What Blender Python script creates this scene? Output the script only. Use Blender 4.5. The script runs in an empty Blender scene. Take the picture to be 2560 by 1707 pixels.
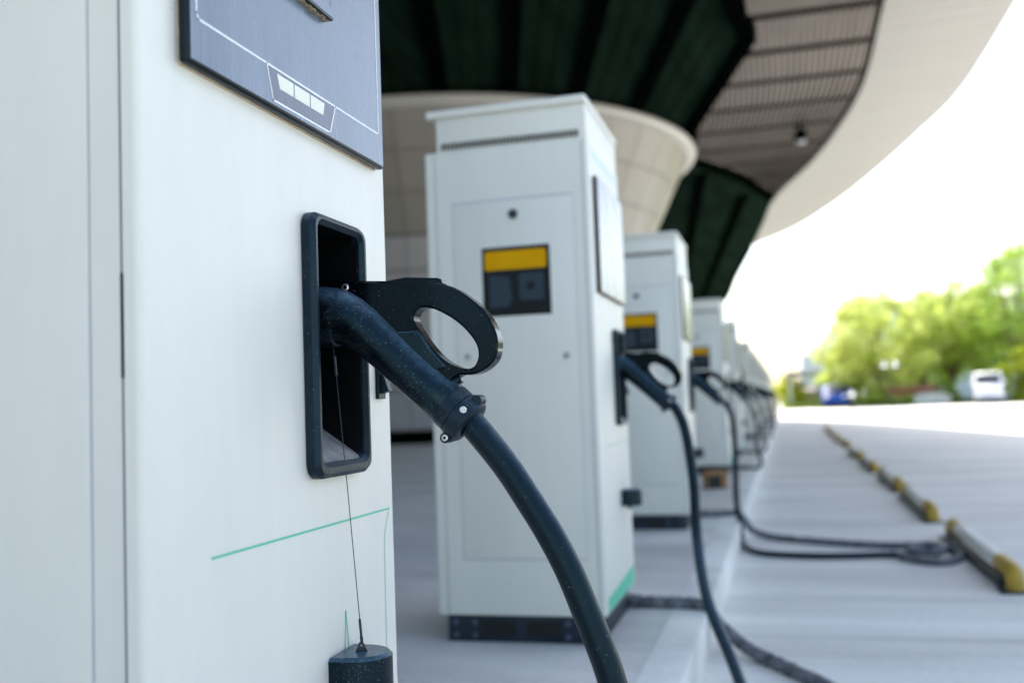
import bpy, bmesh, math, random
from mathutils import Vector, Matrix
from mathutils.geometry import tessellate_polygon
R = math.radians
rnd = random.Random(7)
scene = bpy.context.scene
col = scene.collection

# ------------------------------------------------------------------ camera, sky, sun, exposure
CAM_Z = 0.82
cam = bpy.data.cameras.new("camera"); cam_o = bpy.data.objects.new("camera", cam); col.objects.link(cam_o)
cam.sensor_width = 36; cam.lens = 35; cam.clip_start = 0.02; cam.clip_end = 4000
Rw = Matrix(((0.96363, 0.05285, 0.26195), (0.26471, -0.05195, -0.96293), (-0.03728, 0.99725, -0.06405)))
X_, Y_, Z_ = [Vector([Rw[r][c] for r in range(3)]) for c in range(3)]
Z_.normalize(); X_ = (X_ - Z_ * X_.dot(Z_)).normalized(); Y_ = Z_.cross(X_)
cam_o.matrix_world = Matrix(((X_.x, Y_.x, Z_.x, 0), (X_.y, Y_.y, Z_.y, 0), (X_.z, Y_.z, Z_.z, CAM_Z), (0, 0, 0, 1)))
cam.dof.use_dof = True; cam.dof.focus_distance = 1.40; cam.dof.aperture_fstop = 2.6
scene.camera = cam_o

SUN_EL = R(54)
world = bpy.data.worlds.new("World"); scene.world = world; world.use_nodes = True
wn = world.node_tree.nodes; wl = world.node_tree.links
sky = wn.new("ShaderNodeTexSky"); sky.sky_type = 'NISHITA'; sky.sun_disc = False
sky.sun_elevation = SUN_EL; sky.sun_rotation = R(-3); sky.air_density = 1.0; sky.dust_density = 2.6; sky.ozone_density = 0.7
bg = wn["Background"]; bg.inputs["Strength"].default_value = 0.15
wl.new(sky.outputs[0], bg.inputs["Color"])
sun = bpy.data.lights.new("sun", 'SUN'); sun.energy = 4.2; sun.angle = R(0.5); sun.color = (1.0, 0.95, 0.87)
sun_o = bpy.data.objects.new("sun", sun); col.objects.link(sun_o)
sdir = Vector((0.05, -math.cos(SUN_EL), -math.sin(SUN_EL)))
sun_o.rotation_euler = sdir.to_track_quat('-Z', 'Y').to_euler()
vs = scene.view_settings
vs.view_transform = 'Standard'; vs.look = 'None'; vs.gamma = 1.0; vs.exposure = 1.5
try: vs.use_curve_mapping = False
except Exception: pass

# ------------------------------------------------------------------ materials
def nd(nt, typ, **kw):
    n = nt.nodes.new(typ)
    for k, v in kw.items(): setattr(n, k, v)
    return n
def setin(n, **kw):
    for k, v in kw.items():
        n.inputs[k.replace('_', ' ')].default_value = v
def c4(c): return (c[0], c[1], c[2], 1.0)

def mat(name, color, rough=0.5, metal=0.0, var=0.0, vscale=6.0, vstretch=(1, 1, 1), bump=0.0, bscale=120.0,
        specks=None, dust=None, sheen_dust=None, coat=0.0, trans=0.0, spec=0.5, tint=None):
    """procedural principled material. var: noise variation of colour; specks=(scale, threshold, colour, coverage);
    dust=(colour, amount, scale, stretch)"""
    m = bpy.data.materials.new(name); m.use_nodes = True
    nt = m.node_tree; L = nt.links
    bs = nt.nodes["Principled BSDF"]
    bs.inputs["Roughness"].default_value = rough; bs.inputs["Metallic"].default_value = metal
    bs.inputs["Specular IOR Level"].default_value = spec
    if tint: bs.inputs['Specular Tint'].default_value = c4(tint)
    if coat: bs.inputs["Coat Weight"].default_value = coat; bs.inputs["Coat Roughness"].default_value = 0.08
    tc = nd(nt, "ShaderNodeTexCoord")
    mp = nd(nt, "ShaderNodeMapping"); mp.inputs["Scale"].default_value = vstretch
    L.new(tc.outputs["Object"], mp.inputs["Vector"])
    cur = None
    rgb = nd(nt, "ShaderNodeRGB"); rgb.outputs[0].default_value = c4(color); cur = rgb.outputs[0]
    if var:
        nz = nd(nt, "ShaderNodeTexNoise"); setin(nz, Scale=vscale, Detail=6.0, Roughness=0.6)
        L.new(mp.outputs[0], nz.inputs["Vector"])
        mr = nd(nt, "ShaderNodeMapRange"); setin(mr, From_Min=0.25, From_Max=0.75, To_Min=1 - var, To_Max=1 + var)
        L.new(nz.outputs["Fac"], mr.inputs["Value"])
        hs = nd(nt, "ShaderNodeHueSaturation"); L.new(cur, hs.inputs["Color"]); L.new(mr.outputs[0], hs.inputs["Value"])
        cur = hs.outputs[0]
    roughsock = None
    if sheen_dust:                                  # painted sky sheen mixed with dust on the upward faces
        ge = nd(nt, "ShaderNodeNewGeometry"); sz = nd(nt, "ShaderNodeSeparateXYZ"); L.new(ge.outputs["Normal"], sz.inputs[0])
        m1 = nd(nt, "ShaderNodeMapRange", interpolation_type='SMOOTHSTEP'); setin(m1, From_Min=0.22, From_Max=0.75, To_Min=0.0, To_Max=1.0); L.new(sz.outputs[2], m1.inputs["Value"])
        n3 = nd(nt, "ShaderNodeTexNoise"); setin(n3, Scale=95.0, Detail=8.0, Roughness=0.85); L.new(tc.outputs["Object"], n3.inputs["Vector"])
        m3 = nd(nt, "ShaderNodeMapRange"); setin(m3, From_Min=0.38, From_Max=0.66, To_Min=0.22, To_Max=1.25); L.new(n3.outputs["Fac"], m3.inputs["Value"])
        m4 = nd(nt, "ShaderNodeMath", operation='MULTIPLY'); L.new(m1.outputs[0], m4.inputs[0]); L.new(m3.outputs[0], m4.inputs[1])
        mx = nd(nt, "ShaderNodeMix", data_type='RGBA'); L.new(m4.outputs[0], mx.inputs[0]); L.new(cur, mx.inputs[6]); mx.inputs[7].default_value = c4(sheen_dust); cur = mx.outputs[2]
    if dust:
        dc, amt, dsc, dst = dust
        mp2 = nd(nt, "ShaderNodeMapping"); mp2.inputs["Scale"].default_value = dst
        L.new(tc.outputs["Object"], mp2.inputs["Vector"])
        n2 = nd(nt, "ShaderNodeTexNoise"); setin(n2, Scale=dsc, Detail=8.0, Roughness=0.7)
        L.new(mp2.outputs[0], n2.inputs["Vector"])
        mr2 = nd(nt, "ShaderNodeMapRange"); setin(mr2, From_Min=0.35, From_Max=0.8, To_Min=0.0, To_Max=amt); mr2.clamp = True
        L.new(n2.outputs["Fac"], mr2.inputs["Value"])
        mx = nd(nt, "ShaderNodeMix", data_type='RGBA'); L.new(mr2.outputs[0], mx.inputs[0]); L.new(cur, mx.inputs[6])
        mx.inputs[7].default_value = c4(dc); cur = mx.outputs[2]
        ad = nd(nt, "ShaderNodeMath", operation='MULTIPLY_ADD'); L.new(mr2.outputs[0], ad.inputs[0])
        ad.inputs[1].default_value = 0.5; ad.inputs[2].default_value = rough; roughsock = ad.outputs[0]
    if specks:
        ssc, thr, sc_, cov = specks
        nzd = nd(nt, "ShaderNodeTexNoise"); setin(nzd, Scale=ssc * 1.4, Detail=1.0)
        L.new(tc.outputs["Object"], nzd.inputs["Vector"])
        vm = nd(nt, "ShaderNodeVectorMath", operation='MULTIPLY_ADD'); L.new(nzd.outputs["Color"], vm.inputs[0])
        k = 1.2 / ssc; vm.inputs[1].default_value = (k, k, k); L.new(tc.outputs["Object"], vm.inputs[2])
        vo = nd(nt, "ShaderNodeTexVoronoi"); setin(vo, Scale=ssc)
        L.new(vm.outputs[0], vo.inputs["Vector"])
        lt = nd(nt, "ShaderNodeMath", operation='LESS_THAN'); L.new(vo.outputs["Distance"], lt.inputs[0]); lt.inputs[1].default_value = thr
        sx = nd(nt, "ShaderNodeSeparateColor"); L.new(vo.outputs["Color"], sx.inputs[0])
        lt2 = nd(nt, "ShaderNodeMath", operation='LESS_THAN'); L.new(sx.outputs[0], lt2.inputs[0]); 
        cn = nd(nt, "ShaderNodeTexNoise"); setin(cn, Scale=22.0, Detail=3.0, Roughness=0.7); L.new(tc.outputs["Object"], cn.inputs["Vector"])
        cm = nd(nt, "ShaderNodeMapRange"); setin(cm, From_Min=0.42, From_Max=0.72, To_Min=0.03 * cov, To_Max=1.5 * cov); L.new(cn.outputs["Fac"], cm.inputs["Value"])
        L.new(cm.outputs[0], lt2.inputs[1])
        mu = nd(nt, "ShaderNodeMath", operation='MULTIPLY'); L.new(lt.outputs[0], mu.inputs[0]); L.new(lt2.outputs[0], mu.inputs[1])
        mx = nd(nt, "ShaderNodeMix", data_type='RGBA'); L.new(mu.outputs[0], mx.inputs[0]); L.new(cur, mx.inputs[6])
        mx.inputs[7].default_value = c4(sc_); cur = mx.outputs[2]
    L.new(cur, bs.inputs["Base Color"])
    if roughsock: L.new(roughsock, bs.inputs["Roughness"])
    if bump:
        nb = nd(nt, "ShaderNodeTexNoise"); setin(nb, Scale=bscale, Detail=4.0)
        L.new(tc.outputs["Object"], nb.inputs["Vector"])
        bp = nd(nt, "ShaderNodeBump"); setin(bp, Strength=bump, Distance=0.002)
        L.new(nb.outputs["Fac"], bp.inputs["Height"]); L.new(bp.outputs[0], bs.inputs["Normal"])
    if trans:
        tr = nd(nt, "ShaderNodeBsdfTranslucent"); L.new(cur, tr.inputs["Color"])
        ms = nd(nt, "ShaderNodeMixShader"); ms.inputs[0].default_value = trans
        L.new(bs.outputs[0], ms.inputs[1]); L.new(tr.outputs[0], ms.inputs[2])
        L.new(ms.outputs[0], nt.nodes["Material Output"].inputs["Surface"])
    return m

WHITE = mat("white_powder_coat", (0.690, 0.697, 0.622), 0.42, var=0.04, vscale=3.5, vstretch=(1, 1, 0.5), bump=0.05, bscale=420,
            specks=(55, 0.035, (0.33, 0.33, 0.32), 0.16), dust=((0.46, 0.47, 0.44), 0.14, 9, (3.0, 3.0, 0.35)))
SEAM = mat("seam_shadow_gap", (0.16, 0.17, 0.20), 0.7)
GREYLINE = mat("panel_gap_grey", (0.40, 0.43, 0.47), 0.6)
BLACKP = mat("black_plastic", (0.0014, 0.0034, 0.005), 0.27, var=0.25, vscale=30, bump=0.03, bscale=500, spec=0.34, tint=(0.42, 0.80, 1.0), sheen_dust=(0.060, 0.115, 0.165),  # blue top colour stands in for the sky sheen on the grip
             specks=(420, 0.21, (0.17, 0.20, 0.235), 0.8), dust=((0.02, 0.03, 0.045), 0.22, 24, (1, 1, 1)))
GLOSSB = mat("glossy_black_plastic", (0.0010, 0.0022, 0.003), 0.14, var=0.2, vscale=30, spec=0.18, tint=(0.5, 0.8, 1.0),
             specks=(380, 0.17, (0.17, 0.19, 0.21), 0.3), dust=((0.012, 0.018, 0.02), 0.10, 30, (1, 1, 1)))
RUBBER = mat("black_cable_rubber", (0.0018, 0.0032, 0.005), 0.34, var=0.2, vscale=14, bump=0.03, bscale=500, spec=0.30, tint=(0.42, 0.80, 1.0), sheen_dust=(0.032, 0.062, 0.090),  # sky sheen along the cable painted into the top colour
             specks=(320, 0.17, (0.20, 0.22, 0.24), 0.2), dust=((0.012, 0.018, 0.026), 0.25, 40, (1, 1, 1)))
FRAMEB = mat("socket_black_plastic", (0.0025, 0.005, 0.009), 0.34, var=0.2, vscale=30, bump=0.08, bscale=300, spec=0.32, tint=(0.42, 0.80, 1.0), sheen_dust=(0.05, 0.07, 0.09),
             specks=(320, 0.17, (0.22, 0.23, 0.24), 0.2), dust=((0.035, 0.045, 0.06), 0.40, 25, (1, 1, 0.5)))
DUSTYR = mat("dusty_ground_cable", (0.035, 0.042, 0.05), 0.7, var=0.4, vscale=20, dust=((0.36, 0.37, 0.39), 0.85, 16, (1, 1, 1)))
DUSTRAMP = mat("dusty_ramp", (0.16, 0.165, 0.17), 0.7, var=0.4, vscale=40, dust=((0.42, 0.41, 0.40), 0.9, 45, (1, 1, 1)))
DARKGLASS = mat("dusty_screen_glass", (0.060, 0.092, 0.132), 0.17, var=0.12, vscale=5, spec=0.6,
                dust=((0.33, 0.41, 0.50), 0.44, 7, (1.0, 3.2, 0.30)))
DARKPANE = mat("indicator_black_glass", (0.045, 0.055, 0.085), 0.2, dust=((0.25, 0.28, 0.35), 0.45, 12, (1, 6, 0.4)))
PRINTW = mat("white_print", (0.80, 0.84, 0.84), 0.5)
LEDW = mat("cream_indicator", (0.70, 0.73, 0.62), 0.45)
EDGEB = mat("panel_edge_black", (0.003, 0.009, 0.012), 0.3, spec=0.2, specks=(200, 0.1, (0.3, 0.3, 0.3), 0.15))
FOAM = mat("beige_foam", (0.52, 0.43, 0.31), 0.9, var=0.25, vscale=60)
FOAM2 = mat("weathered_foam", (0.30, 0.24, 0.16), 0.9, var=0.5, vscale=90)
GREEN = mat("green_decal", (0.09, 0.52, 0.34), 0.5)
GREENP = mat("pale_green_decal", (0.36, 0.66, 0.56), 0.5)
NAVY = mat("dark_blue_plinth", (0.004, 0.013, 0.028), 0.5, var=0.2, vscale=15, spec=0.3, dust=((0.1, 0.12, 0.14), 0.25, 12, (1, 1, 1)))
CAVITY = mat("socket_cavity_black", (0.0012, 0.0022, 0.003), 0.4, spec=0.2)
GRILLE = mat("grille_black", (0.004, 0.006, 0.008), 0.6)
BOLT = mat("zinc_bolt", (0.07, 0.10, 0.14), 0.5, 0.3)
STEEL = mat("screw_steel", (0.62, 0.62, 0.60), 0.3, 0.9, var=0.2, vscale=400)
CORRODE = mat("corroded_screw", (0.66, 0.64, 0.62), 0.65, 0.2, var=0.4, vscale=600, bump=0.6, bscale=500)
CHROME = mat("chrome", (0.85, 0.85, 0.85), 0.06, 1.0)
STKB = mat("sticker_black", (0.003, 0.006, 0.008), 0.5, spec=0.25)
STKY = mat("sticker_yellow", (0.62, 0.32, 0.001), 0.8, var=0.08, vscale=10, spec=0.12)
STKT = mat("sticker_grey_print", (0.010, 0.026, 0.042), 0.6)
LOCK = mat("lock_black", (0.012, 0.02, 0.022), 0.35)
KNOB = mat("grey_knob", (0.30, 0.33, 0.33), 0.5, 0.3)
VENT = mat("vent_dark", (0.008, 0.007, 0.004), 0.7)
WIRE = mat("navy_wire", (0.006, 0.012, 0.028), 0.45)
YEL = mat("yellow_paint", (0.46, 0.29, 0.02), 0.5, var=0.25, vscale=14, dust=((0.25, 0.2, 0.1), 0.4, 12, (1, 1, 1)))
WPAINT = mat("white_reflective_paint", (0.76, 0.75, 0.72), 0.5, var=0.12, vscale=8, dust=((0.3, 0.28, 0.22), 0.35, 9, (1, 1, 1)))
DGREEN = mat("dark_steel", (0.025, 0.035, 0.035), 0.5, 0.3)
BROWNB = mat("brown_block", (0.30, 0.16, 0.06), 0.8, var=0.3, vscale=14)

def concrete(name, color, joint=None, jcol=0.72, streak=(1, 1, 1)):
    m = bpy.data.materials.new(name); m.use_nodes = True; nt = m.node_tree; L = nt.links
    bs = nt.nodes["Principled BSDF"]; bs.inputs["Roughness"].default_value = 0.8
    tc = nd(nt, "ShaderNodeTexCoord"); mp = nd(nt, "ShaderNodeMapping"); mp.inputs["Scale"].default_value = streak
    L.new(tc.outputs["Object"], mp.inputs[0])
    n1 = nd(nt, "ShaderNodeTexNoise"); setin(n1, Scale=1.3, Detail=9.0, Roughness=0.65); L.new(mp.outputs[0], n1.inputs[0])
    n2 = nd(nt, "ShaderNodeTexNoise"); setin(n2, Scale=45.0, Detail=5.0); L.new(tc.outputs["Object"], n2.inputs[0])
    r1 = nd(nt, "ShaderNodeMapRange"); setin(r1, From_Min=0.3, From_Max=0.7, To_Min=0.68, To_Max=1.10); L.new(n1.outputs["Fac"], r1.inputs[0])
    r2 = nd(nt, "ShaderNodeMapRange"); setin(r2, From_Min=0.3, From_Max=0.7, To_Min=0.93, To_Max=1.06); L.new(n2.outputs["Fac"], r2.inputs[0])
    mu = nd(nt, "ShaderNodeMath", operation='MULTIPLY'); L.new(r1.outputs[0], mu.inputs[0]); L.new(r2.outputs[0], mu.inputs[1])
    val = mu.outputs[0]
    if joint:
        sx = nd(nt, "ShaderNodeSeparateXYZ"); L.new(tc.outputs["Object"], sx.inputs[0])
        for axis, pitch, off, w in joint:
            a = nd(nt, "ShaderNodeMath", operation='ADD'); L.new(sx.outputs[axis], a.inputs[0]); a.inputs[1].default_value = off
            wobble = nd(nt, "ShaderNodeMath", operation='MULTIPLY_ADD'); L.new(n1.outputs["Fac"], wobble.inputs[0]); wobble.inputs[1].default_value = 0.02
            L.new(a.outputs[0], wobble.inputs[2])
            p = nd(nt, "ShaderNodeMath", operation='PINGPONG'); L.new(wobble.outputs[0], p.inputs[0]); p.inputs[1].default_value = pitch / 2
            lt = nd(nt, "ShaderNodeMapRange"); setin(lt, From_Min=0.0, From_Max=w, To_Min=jcol, To_Max=1.0); L.new(p.outputs[0], lt.inputs[0])
            m2 = nd(nt, "ShaderNodeMath", operation='MULTIPLY'); L.new(val, m2.inputs[0]); L.new(lt.outputs[0], m2.inputs[1]); val = m2.outputs[0]
    n4 = nd(nt, "ShaderNodeTexNoise"); setin(n4, Scale=0.9, Detail=12.0, Roughness=0.78); L.new(tc.outputs["Object"], n4.inputs[0])
    r4 = nd(nt, "ShaderNodeMapRange"); setin(r4, From_Min=0.58, From_Max=0.74, To_Min=1.0, To_Max=0.66); L.new(n4.outputs["Fac"], r4.inputs[0])
    m4 = nd(nt, "ShaderNodeMath", operation='MULTIPLY'); L.new(val, m4.inputs[0]); L.new(r4.outputs[0], m4.inputs[1]); val = m4.outputs[0]
    hs = nd(nt, "ShaderNodeHueSaturation"); hs.inputs["Color"].default_value = c4(color); L.new(val, hs.inputs["Value"])
    L.new(hs.outputs[0], bs.inputs["Base Color"])
    bp = nd(nt, "ShaderNodeBump"); setin(bp, Strength=0.25, Distance=0.004); L.new(n2.outputs["Fac"], bp.inputs["Height"]); L.new(bp.outputs[0], bs.inputs["Normal"])
    return m
ROAD = concrete("road_concrete", (0.82, 0.805, 0.725), joint=[(1, 0.8, 0.56, 0.020), (0, 9.0, -4.6, 0.02)], jcol=0.6, streak=(0.25, 1.6, 1))
PLAT = concrete("platform_concrete", (0.70, 0.68, 0.62), joint=[(1, 3.0, 0.4, 0.010)], streak=(0.4, 1.2, 1))
KERB = concrete("kerb_stone", (0.79, 0.785, 0.715), joint=[(1, 1.0, 0.1, 0.010)])

# ------------------------------------------------------------------ mesh helpers
class MB:
    def __init__(s): s.bm = bmesh.new()
    def box(s, x0, x1, y0, y1, z0, z1, bev=0.0, seg=2, only=None):
        b = bmesh.new(); bmesh.ops.create_cube(b, size=1)
        for v in b.verts:
            v.co = Vector(((x0 + x1) / 2 + v.co.x * (x1 - x0), (y0 + y1) / 2 + v.co.y * (y1 - y0), (z0 + z1) / 2 + v.co.z * (z1 - z0)))
        if bev:
            es = b.edges[:] if not only else [e for e in b.edges if only(e)]
            bmesh.ops.bevel(b, geom=es, offset=bev, segments=seg, profile=0.5, affect='EDGES')
        s.join(b); return s
    def join(s, b, mtx=None):
        if mtx: bmesh.ops.transform(b, matrix=mtx, verts=b.verts)
        vm = {v: s.bm.verts.new(v.co) for v in b.verts}
        for f in b.faces:
            try: s.bm.faces.new([vm[v] for v in f.verts])
            except ValueError: pass
        b.free(); return s
    def tube(s, pts, rad, seg=16, caps=True):
        pts = [Vector(p) for p in pts]; n = len(pts)
        rads = rad if isinstance(rad, (list, tuple)) else [rad] * n
        t = [(pts[min(i + 1, n - 1)] - pts[max(i - 1, 0)]).normalized() for i in range(n)]
        a = Vector((0, 1, 0)) if abs(t[0].y) < 0.9 else Vector((1, 0, 0))
        u = (a - t[0] * a.dot(t[0])).normalized(); rings = []
        for i in range(n):
            u = (u - t[i] * u.dot(t[i])).normalized(); v = t[i].cross(u)
            rings.append([s.bm.verts.new(pts[i] + (u * math.cos(k * 2 * math.pi / seg) + v * math.sin(k * 2 * math.pi / seg)) * rads[i]) for k in range(seg)])
        for i in range(n - 1):
            for k in range(seg):
                s.bm.faces.new((rings[i][k], rings[i][(k + 1) % seg], rings[i + 1][(k + 1) % seg], rings[i + 1][k]))
        if caps:
            s.bm.faces.new(rings[0][::-1]); s.bm.faces.new(rings[-1])
        return s
    def lathe(s, prof, seg=32, mtx=None):
        """prof: (radius, z) list around +Z"""
        b = bmesh.new(); rings = []
        for r, z in prof:
            rings.append([b.verts.new((max(r, 1e-5) * math.cos(k * 2 * math.pi / seg), max(r, 1e-5) * math.sin(k * 2 * math.pi / seg), z)) for k in range(seg)])
        for i in range(len(prof) - 1):
            for k in range(seg):
                b.faces.new((rings[i][k], rings[i][(k + 1) % seg], rings[i + 1][(k + 1) % seg], rings[i + 1][k]))
        b.faces.new(rings[0][::-1]); b.faces.new(rings[-1])
        return s.join(b, mtx)
    def prism(s, outer, holes, h0, h1, cham=0.0, plane='xz'):
        """extruded polygon with holes; plane 'xz' extrudes along y, 'yz' along x, 'xy' along z"""
        def P(p, h):
            return {'xz': Vector((p[0], h, p[1])), 'yz': Vector((h, p[0], p[1])), 'xy': Vector((p[0], p[1], h))}[plane]
        loops = [outer] + list(holes)
        def area(l): return sum(l[i][0] * l[(i + 1) % len(l)][1] - l[(i + 1) % len(l)][0] * l[i][1] for i in range(len(l))) / 2
        loops = [(l if (area(l) > 0) == (k == 0) else l[::-1]) for k, l in enumerate(loops)]
        def inset(l, d):
            n = len(l); o = []
            for i in range(n):
                a, b, c = Vector(l[i - 1]), Vector(l[i]), Vector(l[(i + 1) % n])
                e1 = (b - a).normalized(); e2 = (c - b).normalized()
                nr = (Vector((-e1.y, e1.x)) + Vector((-e2.y, e2.x)))
                nr = nr.normalized() if nr.length > 1e-6 else Vector((-e1.y, e1.x))
                q = b + nr * d; o.append((q.x, q.y))
            return o
        def cap(ls, h, flip):
            tri = tessellate_polygon([[Vector((p[0], p[1], 0)) for p in l] for l in ls]); flat = [p for l in ls for p in l]
            vs_ = vmap[h]
            for t in tri:
                vv = [vs_[i] for i in t]
                a = (Vector(flat[t[1]]) - Vector(flat[t[0]])); b = (Vector(flat[t[2]]) - Vector(flat[t[0]]))
                if a.x * b.y - a.y * b.x < 0: vv = vv[::-1]
                try: s.bm.faces.new(vv[::-1] if flip else vv)
                except ValueError: pass
        c = min(cham, abs(h1 - h0) * 0.49); d = c if h1 > h0 else -c
        levels = [(h0, cham), (h0 + d, 0), (h1 - d, 0), (h1, cham)] if cham else [(h0, 0), (h1, 0)]
        vmap = {}; lv = []
        for h, ins in levels:
            ls = [inset(l, ins) if ins else l for l in loops]
            vv = [[s.bm.verts.new(P(p, h)) for p in l] for l in ls]; lv.append(vv); vmap[h] = [v for l in vv for v in l]
        for a, b in zip(lv[:-1], lv[1:]):
            for la, lb in zip(a, b):
                n = len(la)
                for i in range(n):
                    s.bm.faces.new((la[i], la[(i + 1) % n], lb[(i + 1) % n], lb[i]))
        cap([inset(l, cham) if cham else l for l in loops], h0, True); cap([inset(l, cham) if cham else l for l in loops], h1, False)
        return s
    def quad(s, *p):
        s.bm.faces.new([s.bm.verts.new(q) for q in p]); return s
    def build(s, name, m, parent=None, smooth=32, normals=True):
        if normals: bmesh.ops.recalc_face_normals(s.bm, faces=s.bm.faces)
        me = bpy.data.meshes.new(name); s.bm.to_mesh(me); s.bm.free()
        me.materials.append(m)
        if smooth:
            me.polygons.foreach_set("use_smooth", [True] * len(me.polygons)); me.set_sharp_from_angle(angle=R(smooth))
        o = bpy.data.objects.new(name, me); col.objects.link(o)
        if parent: o.parent = parent
        return o
def spline(pts, n=8, closed=False):
    pts = [Vector(p) for p in pts]; N = len(pts); out = []
    for i in range(N if closed else N - 1):
        if closed: a, b, c, d = pts[i - 1], pts[i], pts[(i + 1) % N], pts[(i + 2) % N]
        else: a, b, c, d = pts[max(i - 1, 0)], pts[i], pts[i + 1], pts[min(i + 2, N - 1)]
        for k in range(n):
            t = k / n
            out.append(0.5 * ((2 * b) + (c - a) * t + (2 * a - 5 * b + 4 * c - d) * t * t + (3 * b - a - 3 * c + d) * t ** 3))
    if not closed: out.append(pts[-1])
    return out
def rrect(x0, x1, y0, y1, r, seg=6):
    o = []
    for cx, cy, a0 in ((x1 - r, y1 - r, 0), (x0 + r, y1 - r, 90), (x0 + r, y0 + r, 180), (x1 - r, y0 + r, 270)):
        for k in range(seg + 1):
            a = R(a0 + 90 * k / seg); o.append((cx + r * math.cos(a), cy + r * math.sin(a)))
    return o
def tag(o, label, cat, group=None):
    o["label"] = label; o["category"] = cat
    if group: o["group"] = group
    return o
def thing(name, label, cat, loc=(0, 0, 0), rz=0.0, group=None):
    o = bpy.data.objects.new(name, None); o.empty_display_size = 0.2; col.objects.link(o)
    o.location = loc; o.rotation_euler = (0, 0, rz)
    return tag(o, label, cat, group)
def struct(o): o["kind"] = "structure"; return o
def copy_tree(o, parent=None):
    c = o.copy(); col.objects.link(c); c.parent = parent
    for ch in list(o.children): copy_tree(ch, c)
    return c
def rot_to(d, at):
    """matrix taking +Z to direction d, origin to at"""
    return Matrix.Translation(Vector(at)) @ Vector(d).to_track_quat('Z', 'Y').to_matrix().to_4x4()

# ------------------------------------------------------------------ the setting
g = MB(); g.quad((-1500, -1500, -0.40), (1500, -1500, -0.40), (1500, 1500, -0.40), (-1500, 1500, -0.40))
SOIL = mat("dry_ground", (0.30, 0.30, 0.25), 0.9, var=0.2, vscale=0.2)
struct(g.build("ground", SOIL, smooth=0))
g = MB(); g.box(-0.5, 140, -40, 68.5, -0.39, -0.15)
struct(g.build("road", ROAD, smooth=0))
g = MB(); g.box(-60, -0.47, -40, 120, -0.39, 0.0)
struct(g.build("platform", PLAT, smooth=0))
g = MB()
g.box(-0.468, -0.33, -40, 120, -0.39, 0.002, bev=0.018, only=lambda e: all(v.co.x > -0.4 and v.co.z > -0.1 for v in e.verts))
struct(g.build("kerb", KERB))
GRASS = mat("grass_verge", (0.13, 0.19, 0.035), 0.9, var=0.4, vscale=1.2)
g = MB(); g.box(-0.3, 140, 68.6, 300, -0.39, -0.08)
struct(g.build("grass_verge", GRASS, smooth=0))
# grass blades along the edge of the verge
g = MB()
for i in range(9000):
    x = rnd.uniform(0, 30); y = 68.7 + abs(rnd.gauss(0, 1.4)); h = rnd.uniform(0.1, 0.32); a = rnd.uniform(0, 6.28); w = 0.03
    dx, dy = math.cos(a) * w, math.sin(a) * w
    g.quad((x - dx, y - dy, -0.09), (x + dx, y + dy, -0.09), (x + dx * .2 + rnd.uniform(-.1, .1), y + dy * .2, h - 0.08), (x - dx * .2, y - dy * .2, h - 0.09))
o = g.build("grass", mat("grass_blades", (0.16, 0.22, 0.04), 0.8, var=0.3, vscale=0.6, trans=0.35), smooth=0, normals=False)
o["kind"] = "stuff"; o["label"] = "yellow green grass along the far side of the road"

# ------------------------------------------------------------------ canopy roof
SOFF = 8.0
b_line = [(-0.55, 4.4), (-0.5, 10), (-0.40, 18.7), (-0.19, 20.1), (-1.05, 23.3), (-1.916, 26.5), (-2.316, 29.8), (-0.963, 32.8), (0.0, 36.9)]
i_line = [(p.x, p.y) for p in spline([(2.1, 4.4), (2.12, 10), (2.13, 19.1), (2.126, 23.9), (1.786, 27.6), (1.165, 31.6), (0.006, 36.9), (-0.5, 42.0), (-1.174, 48.8)], 6)]
e_line = [(p.x, p.y) for p in spline([(4.42, 4.4), (4.52, 10), (4.56, 20.0), (4.465, 25.8), (3.997, 29.4), (3.312, 33.65), (2.337, 38.6), (0.815, 44.3), (-1.174, 48.8)], 6)]
c_line = [(p.x, p.y) for p in spline([(-1.174, 48.8), (-2.4, 60), (-4.08, 76.0), (-7.5, 92)], 5)]
DSOF = mat("dark_metal_soffit", (0.008, 0.017, 0.012), 0.7, 0.0, var=0.5, vscale=0.5, vstretch=(4, 0.5, 1), spec=0.0)
BEAM = mat("dark_beam", (0.001, 0.002, 0.0015), 0.7, spec=0.0)
SLAT = mat("brown_board", (0.56, 0.475, 0.42), 0.6, var=0.14, vscale=0.8, vstretch=(6, 0.6, 1))
FASC = mat("cream_cladding", (0.225, 0.218, 0.210), 0.42, var=0.05, vscale=0.5, vstretch=(0.2, 3, 1))
canopy = thing("canopy_roof", "huge curved canopy roof with dark soffit, brown boards and cream edge over the chargers", "canopy", (0, 0, 0))
i_sub = [p for p in i_line if p[1] <= 36.91]
i_rest = [p for p in i_line if p[1] > 36.91]
dark_poly = [(-45, -25), (-3.5, -25), (-3.5, 4.4)] + b_line + i_rest + c_line[1:] + [(-45, 92)]  # unseen left strip behind the camera, extended to darken the pavilion
g = MB(); g.prism(dark_poly, [], SOFF, SOFF + 0.06, plane='xy')
g.build("dark_soffit", DSOF, canopy, smooth=0)
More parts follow.
